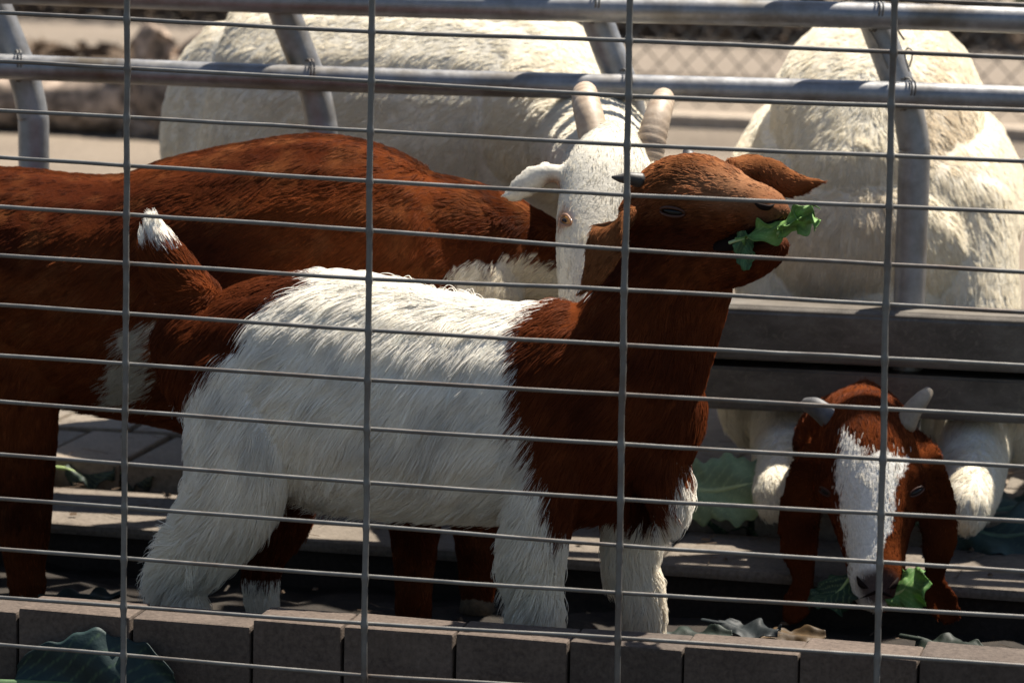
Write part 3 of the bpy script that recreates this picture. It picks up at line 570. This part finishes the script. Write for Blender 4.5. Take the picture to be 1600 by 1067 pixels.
# ---- boer goat kneeling with its head under the boards
b4 = Goat('boer_goat', 'white goat with brown head and white blaze feeding under the steel boards', (.6, 1.3, .085), .0043, 4)
def W(x, y, Y): return P(x, y, Y)
b4.tube([(*W(1362, 400, 1.14), .11, .13), (*W(1368, 350, 1.22), .15, .178), (*W(1370, 318, 1.38), .17, .196), (*W(1364, 300, 1.56), .178, .20), (*W(1352, 285, 1.75), .165, .18), (*W(1345, 270, 1.90), .12, .13)], Z_, (0, .55, -.8), [.022, .022, .022, .02])
b4.tube([(*W(1358, 300, 1.17), .10, .11), (*W(1368, 200, 1.27), .125, .135), (*W(1372, 160, 1.42), .13, .135), (*W(1366, 165, 1.6), .12, .11), (*W(1350, 185, 1.85), .10, .09)], Z_, (0, .5, -.85), .02)
nx = W(1352, 600, 1.0)[0]
b4.tube([(nx + .005, 1.20, .40, .10, .105), (nx, 1.125, .29, .075, .085), (nx - .005, 1.06, .18, .05, .068), (nx - .01, .98, .140, .046, .062), (nx - .005, .90, .160, .052, .062), (nx, .83, .195, .055, .06), (*W(1351, 665, .775), .05, .055)], Z_, (0, .9, .25), [.032, .03, .02, .016])
for (x0, x1) in ((1222, 1212), (1512, 1512)):
    lx = W(x1, 800, .87)[0]; hx = W(x0, 560, 1.12)[0]
    b4.tube([(*W(x0, 330, 1.22), .06, .08), (hx, 1.15, .27, .062, .075), (hx * .6 + lx * .4, 1.09, .195, .050, .062), (hx * .3 + lx * .7, 1.01, .150, .042, .046), (lx, .93, .135, .034, .036), (lx, .875, .118, .029, .030), (lx, .86, .105, .022, .022)], X_, (0, -.25, -.95), [.022, .022, .018, .014], mess=1.2)
    b4.tube([(lx, .885, .105, .022, .02), (lx, .97, .108, .017, .016), (lx, 1.06, .112, .016, .016)], X_, 1, .01)
b4.tube([(nx + .01 - .16, 1.10, .215, .085, .06), (nx + .01, 1.12, .20, .105, .08), (nx + .01 + .16, 1.10, .215, .085, .06)], Z_, (0, .1, -1), .022)
for sx in (-.11, .11): leg2(b4, W(1355, 300, 1.8)[0] + sx, 1.78, .36, .23, .085, .085, [.02, .016, .01])
b4.px([(1352, 668, .765, 70, .050), (1356, 705, .735, 78, .058), (1360, 755, .71, 77, .058), (1364, 815, .685, 62, .052), (1367, 865, .665, 48, .045), (1370, 900, .65, 44, .040), (1372, 928, .642, 38, .030)], X_, (0, .25, 1), [.020, .014, .011, .008, .004], n=24)
b4.px([(1348, 632, .80, 34, .03), (1350, 658, .765, 56, .03)], X_, (0, .3, 1), .020)
for sx in (-1, 1):        # brow and eye bulge
    cx = 1359 + sx * 70; b4.px([(cx - sx * 4, 735, .70, 17, .018), (cx, 758, .695, 18, .018), (cx - sx * 2, 782, .69, 14, .014)], X_, (0, .2, 1), .005)
b4.px([(1290, 692, .755, 18, .012), (1268, 725, .725, 27, .006), (1254, 785, .708, 35, .006), (1250, 850, .690, 33, .006), (1256, 905, .684, 20, .006), (1247, 945, .672, 27, .006), (1234, 968, .664, 18, .005)], X_, 1, .006, n=28, bend=.55)
b4.px([(1428, 692, .755, 18, .012), (1450, 725, .725, 25, .006), (1464, 785, .708, 32, .006), (1468, 850, .690, 29, .006), (1461, 900, .684, 17, .006), (1471, 942, .672, 28, .006), (1487, 966, .664, 20, .005)], X_, 1, .006, n=28, bend=.55)
blaze = pxpoly([(1322, 672), (1352, 712), (1380, 706), (1418, 716), (1408, 752), (1400, 790), (1392, 832), (1384, 878), (1392, 905), (1400, 940), (1330, 940), (1336, 895), (1326, 830), (1314, 775), (1308, 722)], .68)
def g4_col(p):
    q = p + np.stack([vnoise(p, 75, i) - .5 for i in range(3)], 1) * .010; c = white_col(p, .4, 6, .12)
    tn = np.clip(vnoise(p, 8, 12) * 2.2 - 1.5, 0, .2); c = lerp_c(c, np.tile(np.array([.55, .36, .18]), (len(p), 1)), tn)
    hd = (q[:, 1] < .83) & ~((q[:, 1] > .80) & (q[:, 2] < .17)); hd &= (np.abs(q[:, 0] - W(1360, 760, .7)[0]) < .125)
    b = lerp_c(np.tile(BROWN * 1.1, (len(p), 1)), np.tile(DKBROWN, (len(p), 1)), np.clip(vnoise(p, 30, 5) * 1.5 - .5, 0, 1)); nk_ = (q[:, 1] < 1.02) & (q[:, 2] > .10) & (np.abs(q[:, 0] - W(1350, 640, .9)[0]) < .07)
    er = hd & (np.abs(p[:, 0] - W(1360, 800, .69)[0]) > .052) & (p[:, 2] < W(1360, 730, .7)[2]); b[er] = b[er] * .62
    c[nk_ | hd] = b[nk_ | hd]
    bl = hd & inpoly(q[:, 0], q[:, 2], blaze) & (p[:, 1] < .70); c[bl] = WHITE * .95
    nz = W(1372, 918, .615); d = np.linalg.norm((p - nz) * np.array([.85, .6, 1]), axis=1); c = lerp_c(c, np.tile(np.array([.09, .055, .05]), (len(p), 1)), np.clip(2.2 - d / .012, 0, .92)); return c
b4.body(g4_col)
for ex in (1284, 1436): b4.goat_eye(ex + (6 if ex < 1300 else -4), 768, 7, 4 if ex < 1300 else -4, .0074, M['eye_dark'], False, None, .55)
b4.patch('nostril', [(1340, 900), (1346, 912), (1356, 918)], .0040, M['nose']); b4.patch('nostril', [(1402, 902), (1397, 913), (1388, 918)], .0040, M['nose']); b4.patch('lip_line', [(1345, 934), (1360, 928), (1372, 924), (1384, 928), (1398, 934)], .0022, M['nose'])
b4.horn([(*W(1312, 668, .73), .0145), (*W(1294, 652, .735), .013), (*W(1276, 637, .745), .0115), (*W(1261, 632, .758), .0085)], M['horn_grey'], 14)
b4.horn([(*W(1414, 664, .73), .013), (*W(1424, 644, .735), .0115), (*W(1438, 626, .745), .0098), (*W(1450, 613, .76), .0068)], M['horn_pale'], 14)
n4 = b4.fur(150000, .00036, .26, 14, .010, .85)

# ---- cream goat beyond, at the edge of the frame
g5 = Goat('cream_goat', 'cream goat standing just past the white goat that kneels at the boards', (1.02, 1.6, .085), .006, 4)
x5 = .985
g5.tube([(x5, 1.38, .42, .12, .10), (x5, 1.5, .44, .16, .15), (x5, 1.72, .44, .17, .17), (x5, 1.95, .45, .165, .16), (x5, 2.12, .46, .12, .11)], Z_, (0, .6, -.7), .026)
g5.tube([(x5, 1.42, .48, .09, .08), (x5, 1.33, .58, .07, .06), (x5, 1.26, .68, .058, .05), (x5, 1.22, .74, .05, .046)], X_, (0, .4, -.9), .022)
g5.tube([(x5, 1.26, .75, .05, .048), (x5, 1.20, .745, .052, .05), (x5, 1.14, .715, .04, .038), (x5, 1.08, .68, .03, .03), (x5, 1.05, .665, .024, .024)], Z_, -1, .006)
for sx in (-1, 1):
    g5.tube([(x5 + sx * .045, 1.24, .755, .012, .01), (x5 + sx * .085, 1.235, .735, .024, .007), (x5 + sx * .105, 1.23, .69, .026, .007), (x5 + sx * .11, 1.23, .65, .01, .005)], Y_, 1, .004, n=14)
    leg2(g5, x5 + sx * .085, 1.48, .36, .23, .085, .07, [.02, .016, .01]); leg2(g5, x5 + sx * .09, 2.02, .38, .24, .085, .085, [.02, .016, .01])
def g5_col(p): 
    c = white_col(p, 1.0, 9, .3); return lerp_c(c, np.tile(np.array([.58, .38, .18]), (len(p), 1)), np.clip(vnoise(p, 7, 13) * 2 - .6, 0, .8))
g5.body(g5_col)
for sx in (-1, 1):
    g5.eye((x5 + sx * .043, 1.175, .745), .010, (sx, -.4, 0), M['eye_amber']); g5.horn([(x5 + sx * .022, 1.235, .79, .014), (x5 + sx * .03, 1.25, .83, .012), (x5 + sx * .045, 1.29, .86, .008), (x5 + sx * .055, 1.33, .87, .003)], M['horn_tan'], 14, 8)
n5 = g5.fur(60000, .0005, .3, 15, .016)
print('strands', nk, n2, n3, n4, n5)

# ------------------------------------------------------------------ cabbage leaves
def leaf(name, label, c, L, Wd, ax, nrm, col, curl=.3, wave=.12, seed=0, rib=(.32, .42, .16), stalk=.25, notch=.12, group=None):
    """a ruffled leaf blade with midrib; ax = direction stalk->tip, nrm = face normal, c = middle of the blade"""
    r = np.random.default_rng(seed); ax = unit(np.array(ax, float)); nrm = np.array(nrm, float); nrm = unit(nrm - (nrm @ ax) * ax); sd_ = np.cross(nrm, ax)
    nu, nv = 60, 31; V = []; cols = []; ph = r.uniform(0, 6, 6); c = np.array(c, float)
    def blade(t, s):
        wd = Wd * .5 * (math.sin(math.pi * (t * .9 + .06)) ** .6) * (1 + notch * math.sin(t * 17 + ph[0] + (1 if s > 0 else 0)) + notch * .6 * math.sin(t * 41 + ph[1] + s))
        u = (t - .5) * L; hgt = curl * L * (t - .5) ** 2 * (1.5) - curl * Wd * .7 * (s * s) * .5 + wave * Wd * .5 * abs(s) ** 1.6 * math.sin(t * 14 + ph[2] + 2.2 * np.sign(s)) + .05 * Wd * math.sin(t * 9 + s * 4 + ph[3])
        return c + ax * u + sd_ * (s * wd) + nrm * hgt
    col = np.array(col); rib = np.array(rib)
    for i in range(nu):
        t = i / (nu - 1)
        for j in range(nv):
            s = j / (nv - 1) * 2 - 1; V.append(blade(t, s))
            vein = abs(((t - abs(s) * .42) * 7) % 1 - .5) * 2; vv = max(0, 1 - (1 - vein) * 5) if abs(s) < .92 else 0
            cc = col * (1 + .25 * math.sin(t * 7 + s * 5 + ph[4])); cols.append(cc * (1 - .5 * vv) + rib * .5 * vv)
    F = [(i * nv + j, i * nv + j + 1, (i + 1) * nv + j + 1, (i + 1) * nv + j) for i in range(nu - 1) for j in range(nv - 1)]
    root = tag(empty(name, tuple(c)), label, 'leaf', group)
    me = mesh('blade', V, F); a = me.attributes.new('col', 'FLOAT_COLOR', 'POINT'); a.data.foreach_set('color', np.column_stack([np.clip(np.array(cols), 0, 1), np.ones(len(cols))]).astype(np.float32).ravel())
    o = link('blade', me, M['leaf'], root); m = o.modifiers.new('t', 'SOLIDIFY'); m.thickness = .0008
    C = [blade(0, 0) - ax * stalk * L] + [blade(t, 0) - nrm * .001 for t in np.linspace(0, .95, 14)]
    rr = np.linspace(1, .15, len(C)) * Wd * .045 + .0006; V2, F2 = tube_geo(C, rr, rr * 1.2, nrm, 8)
    m2 = mesh('midrib', V2, F2); a = m2.attributes.new('col', 'FLOAT_COLOR', 'POINT'); a.data.foreach_set('color', np.tile([*rib, 1], len(V2)).astype(np.float32)); link('midrib', m2, M['leaf'], root)
    return root
GRN, DK, BLU, PALE = (.075, .19, .03), (.02, .045, .022), (.045, .075, .07), (.17, .24, .09)
leaf('cabbage_leaf', 'torn bright green leaf held in the mouth of the kid', P(1216, 354, .246), .092, .021, P(1282, 326, .238) - P(1150, 385, .258), (-.1, -.75, .65), (.13, .25, .06), .25, 1.3, 1, notch=.45, stalk=.08, rib=(.42, .52, .26))
leaf('cabbage_leaf', 'crumpled green leaf piece sticking out past the lips of the kid', P(1252, 347, .240), .046, .019, P(1285, 340, .232) - P(1222, 362, .246), (.2, -.9, -.2), (.13, .25, .06), .5, 1.4, 31, notch=.4, stalk=.05, rib=(.3, .4, .15))
leaf('cabbage_leaf', 'small dark leaf scrap hanging from the corner of the mouth of the kid', P(1163, 392, .250), .040, .020, P(1162, 418, .252) - P(1155, 360, .258), (.1, -1, .1), (.05, .12, .05), .2, .2, 2, stalk=.0)
leaf('cabbage_leaf', 'fresh green leaf in the mouth of the blazed brown goat head', P(1420, 918, .625), .055, .05, P(1452, 905, .62) - P(1388, 935, .63), (.1, -.8, .6), (.10, .22, .05), .4, .3, 3, rib=(.4, .5, .2))
leaf('cabbage_leaf', 'dark leaf by the muzzle of the blazed goat, opposite the fresh leaf', P(1305, 925, .63), .07, .05, P(1270, 955, .60) - P(1340, 900, .65), (-.1, -.7, .7), DK, .3, .3, 4)
gl = P(1138, 762, .90)
leaf('cabbage_leaf', 'broad pale green cabbage leaf on the ledge beside the kneeling goat', gl, .13, .095, (1, .15, .12), (-.1, -.8, .6), (.27, .36, .20), .15, .12, 5, rib=(.5, .6, .32))
leaf('cabbage_leaf', 'dark curled leaf beneath the broad pale leaf on the ledge', G(1160, 808, .065) + np.array([0, 0, .008]), .13, .09, (1, .1, 0), (0, -.35, .9), DK, .2, .2, 6)
leaf('cabbage_leaf', 'large blue-green leaf on the ledge beside the drooping brown ear', G(1555, 858, .062) + np.array([0.02, .02, .016]), .16, .10, (1, -.1, .05), (0, -.5, .85), BLU, .15, .2, 7, rib=(.10, .16, .11))
leaf('cabbage_leaf', 'second blue-green leaf overlapping the large one on the ledge', G(1580, 838, .062) + np.array([0.02, .03, .03]), .11, .09, (.8, .4, .1), (0, -.5, .85), BLU, .3, .2, 8, rib=(.10, .16, .11))
leaf('cabbage_leaf', 'pale thick-ribbed leaf lying past the knee of the kneeling goat', G(1590, 700, .09) + np.array([0.01, 0, .012]), .09, .05, (.7, -.6, .05), (0, -.5, .85), (.13, .22, .05), .4, .3, 9, rib=(.5, .55, .35))
leaf('cabbage_leaf', 'dark wilted leaf lying on the ledge beside the leg of the brown goat', G(142, 752, .062) + np.array([0, 0, .008]), .065, .035, (1, .1, 0), (0, -.5, .85), (.02, .035, .03), .4, .4, 10)
leaf('cabbage_leaf', 'small bright green leaf scrap standing up on the ledge', G(117, 742, .062) + np.array([0, .01, .015]), .026, .018, (.1, 0, 1), (0, -1, .2), (.09, .24, .03), .3, .3, 11, stalk=0)
leaf('cabbage_leaf', 'dark crumpled leaf between wilted leaf and pale stalk on the ledge', G(215, 755, .062) + np.array([0, 0, .006]), .05, .03, (1, -.2, 0), (0, -.6, .8), (.03, .035, .03), .4, .5, 12)
leaf('cabbage_leaf', 'big dark blue-green cabbage leaf leaning on the front of the kerb', P(150, 1072, .028), .17, .11, (1, .02, .06), (0, -1, .25), (.016, .034, .034), .04, .08, 13, rib=(.10, .17, .08), notch=.06)
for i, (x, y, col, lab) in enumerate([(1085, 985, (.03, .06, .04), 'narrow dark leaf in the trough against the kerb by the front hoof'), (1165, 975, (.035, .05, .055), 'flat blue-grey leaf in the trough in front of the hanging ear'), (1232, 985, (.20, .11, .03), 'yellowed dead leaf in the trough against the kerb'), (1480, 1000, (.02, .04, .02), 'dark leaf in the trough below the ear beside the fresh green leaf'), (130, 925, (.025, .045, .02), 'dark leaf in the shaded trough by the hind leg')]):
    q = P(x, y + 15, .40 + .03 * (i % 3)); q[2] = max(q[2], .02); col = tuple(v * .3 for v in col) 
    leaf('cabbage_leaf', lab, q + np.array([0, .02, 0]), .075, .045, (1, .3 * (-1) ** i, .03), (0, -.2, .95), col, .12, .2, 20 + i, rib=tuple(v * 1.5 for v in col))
# a cut stalk on the ledge
q = G(262, 757, .062) + np.array([0, 0, .008])
V, F = tube_geo([q + np.array([-.018, 0, 0]), q, q + np.array([.02, .004, 0])], [.008, .009, .0075], [.009, .010, .008], Z_, 12)
me = mesh('cabbage_stalk', V, F); a = me.attributes.new('col', 'FLOAT_COLOR', 'POINT'); a.data.foreach_set('color', np.tile([.22, .36, .08, 1], len(V)).astype(np.float32))
tag(link('cabbage_stalk', me, M['leaf']), 'short pale green cut cabbage stalk lying on the ledge', 'stalk')

# ------------------------------------------------------------------ background
# log on the sand
lg = G(120, 213, .085); R_ = np.linspace(-.9, .28, 30)
C = [(lg[0] + s, lg[1] + .10 + .1 * s, .085 + .075 + .01 * math.sin(s * 6)) for s in R_]
rr = [.078 + .012 * math.sin(s * 9) + .06 * max(0, (s - .05) / .23) ** 2 for s in R_]
V, F = tube_geo(C, rr, rr, Z_, 28); V += unit(V - np.array(lg)) * (vnoise(V * np.array([.5, 1, 1]), 30, 2)[:, None] - .5) * .035
log = tag(empty('fallen_log', tuple(lg)), 'rough dark fallen log lying on the sand behind the goats', 'log')
link('trunk', mesh('trunk', V, F), M['bark'], log)
for i, (dx, dz_, dy) in enumerate([(.30, .20, .05), (.34, .10, -.06), (.22, .24, -.05), (.36, .26, .12)]):
    s0 = np.array([lg[0] + .20, lg[1] + .12, .19]); e = s0 + np.array([dx * .45, dy, dz_ * .55]); C = spline([s0, (s0 + e) / 2 + np.array([0, .02, .02]), e], 5)
    V, F = tube_geo(C, np.linspace(.06, .022, len(C)), np.linspace(.06, .022, len(C)), Y_, 12); V += (vnoise(V, 40, 5)[:, None] - .5) * .02; link('root', mesh('root', V, F), M['bark'], log)
for (x0_, y0_, x1_, y1_, r0_, dY) in ((232, 214, 246, 60, .075, 0), (262, 210, 284, 95, .06, .1), (205, 205, 196, 120, .05, -.05)):
    C = spline([P(x0_, y0_, 4.95 + dY), P((x0_ + x1_) / 2 + 8, (y0_ + y1_) / 2, 4.97 + dY), P(x1_, y1_, 4.95 + dY)], 6)
    V, F = tube_geo(C, np.linspace(r0_, r0_ * .6, len(C)), np.linspace(r0_, r0_ * .6, len(C)), X_, 16); V += (np.stack([vnoise(V, 28, 40 + q_) for q_ in range(3)], 1) - .5) * .06; link('root', mesh('root', V, F), M['bark'], log)
sheet('soil_bed', -9, -1.55, 5.05, 7.3, .0895, M['bed'], 60, 30, .0)
# chain-link fence with plinth
FY = 5.75; fen = tag(empty('chain_link_fence', (-.5, FY, .085)), 'chain-link fence on a low concrete plinth at the back of the yard', 'fence')
box('plinth', (-1.45, FY - .05, .05), (8, FY + .05, .118), M['plinth'], fen, .006)
V = []; F = []
def stick(p0, p1, r):
    o = len(V); d = unit(p1 - p0); u = np.array([0, 1., 0]); s_ = np.cross(d, u)
    for q in (p0, p1):
        for a_ in range(3): V.append(q + u * r * math.cos(a_ * 2.094) + s_ * r * math.sin(a_ * 2.094))
    for a_ in range(3): F.append((o + a_, o + (a_ + 1) % 3, o + 3 + (a_ + 1) % 3, o + 3 + a_))
H = 1.5; n_ = 0
for i in range(-int(1.4 / .07), int(7 / .07)):
    x0 = i * .07
    for s in (1, -1):
        a_, b_ = np.array([x0, FY + .002 * s, .135]), np.array([x0 + s * H * .95, FY + .002 * s, .135 + H])
        if b_[0] < -1.4: b_ = a_ + (b_ - a_) * ((a_[0] + 1.4) / (a_[0] - b_[0]))
        if b_[2] > a_[2] + .01: stick(a_, b_, .0021)
for i in range(1, int(H / .0737)):
    a_ = np.array([-1.4, FY + .002, .135 + i * .0737]); stick(a_, a_ + np.array([(H - i * .0737) * .95, 0, H - i * .0737]), .0021)
link('net', mesh('net', V, F, False), M['wire'], fen)
for x in (-1.4, .95, 3.3, 5.65): pipe('post', [(x, FY + .03, .05), (x, FY + .03, .9), (x, FY + .03, 1.75)], .021, M['galv'], fen, 12, up=(1, 0, 0))
pth = tag(box('path', (-40, 7.35, .02), (40, 8.75, .09), M['path'], None, .003), kind='structure')
# leaf litter and hedge
V = []; F = []
for _ in range(5200):
    c = np.array([rng.uniform(-6.5, 4), 8.78 + abs(rng.normal(0, .35)), .095 + rng.random() * .05]); a_ = unit(rng.normal(0, 1, 3) * np.array([1, 1, .4])); b_ = unit(np.cross(a_, rng.normal(0, 1, 3))); s_ = rng.uniform(.02, .045); o = len(V)
    V += [c - a_ * s_, c + b_ * s_ * .5, c + a_ * s_, c - b_ * s_ * .5]; F.append((o, o + 1, o + 2, o + 3))
for _ in range(2600):
    c = np.array([rng.uniform(-4.6, -1.2), rng.uniform(5.9, 7.3), .09 + rng.random() * .03]); a_ = unit(rng.normal(0, 1, 3) * np.array([1, 1, .3])); b_ = unit(np.cross(a_, rng.normal(0, 1, 3))); s_ = rng.uniform(.02, .05); o = len(V)
    V += [c - a_ * s_, c + b_ * s_ * .5, c + a_ * s_, c - b_ * s_ * .5]; F.append((o, o + 1, o + 2, o + 3))
tag(link('leaf_litter', mesh('leaf_litter', V, F, False), M['litter']), 'brown dead leaves scattered along the foot of the hedge', 'leaves', kind='stuff')
hg = tag(empty('hedge', (-1.5, 9.8, .085)), 'dark evergreen hedge beyond the path', 'hedge'); V = []; F = []
for _ in range(42000):
    c = np.array([rng.uniform(-9, 6), 9.35 + abs(rng.normal(0, .45)) , .12 + 2.1 * rng.random()]); a_ = unit(rng.normal(0, 1, 3)); b_ = unit(np.cross(a_, rng.normal(0, 1, 3))); s_ = rng.uniform(.025, .055); o = len(V)
    V += [c - a_ * s_, c + b_ * s_ * .45, c + a_ * s_, c - b_ * s_ * .45]; F.append((o, o + 1, o + 2, o + 3))
link('foliage', mesh('foliage', V, F, False), M['hedge'], hg)
for x in np.arange(-8.6, 6, .55):
    xx = x + random.uniform(-.15, .15); pipe('stem', spline([(xx, 9.9, .05), (xx + .05, 9.85, .8), (xx - .04, 9.9, 2.0)], 4), np.linspace(.035, .012, 9), M['bark'], hg, 8, up=(1, 0, 0))


# straw and crumbs lying on the ledge, kerb and trough
V = []; F = []
for i in range(420):
    zone = i % 3
    if zone == 0: c = np.array([rng.uniform(-.7, 1.1), rng.uniform(.71, .92), .0625])
    elif zone == 1: c = np.array([rng.uniform(-.6, 1.1), rng.uniform(.95, 1.35), .0935])
    else: c = np.array([rng.uniform(-.7, 1.1), rng.uniform(.2, .69), .006])
    th = rng.uniform(0, 6.3); L = rng.uniform(.002, .03) if i % 4 else rng.uniform(.002, .006); w_ = .0006 if i % 4 else .003
    a_ = np.array([math.cos(th), math.sin(th), rng.uniform(-.03, .1)]) * L; b_ = np.array([-math.sin(th), math.cos(th), 0]) * w_; u_ = np.array([0, 0, w_]); o = len(V)
    V += [c - a_ - b_, c - a_ + b_, c - a_ + u_, c + a_ - b_, c + a_ + b_, c + a_ + u_]; F += [(o, o + 1, o + 2), (o + 3, o + 5, o + 4), (o, o + 3, o + 4, o + 1), (o + 1, o + 4, o + 5, o + 2), (o + 2, o + 5, o + 3, o)]
tag(link('straw', mesh('straw', V, F, False), M['litter']), 'scattered straw bits and crumbs on the ledge and trough floor', 'straw', kind='stuff')
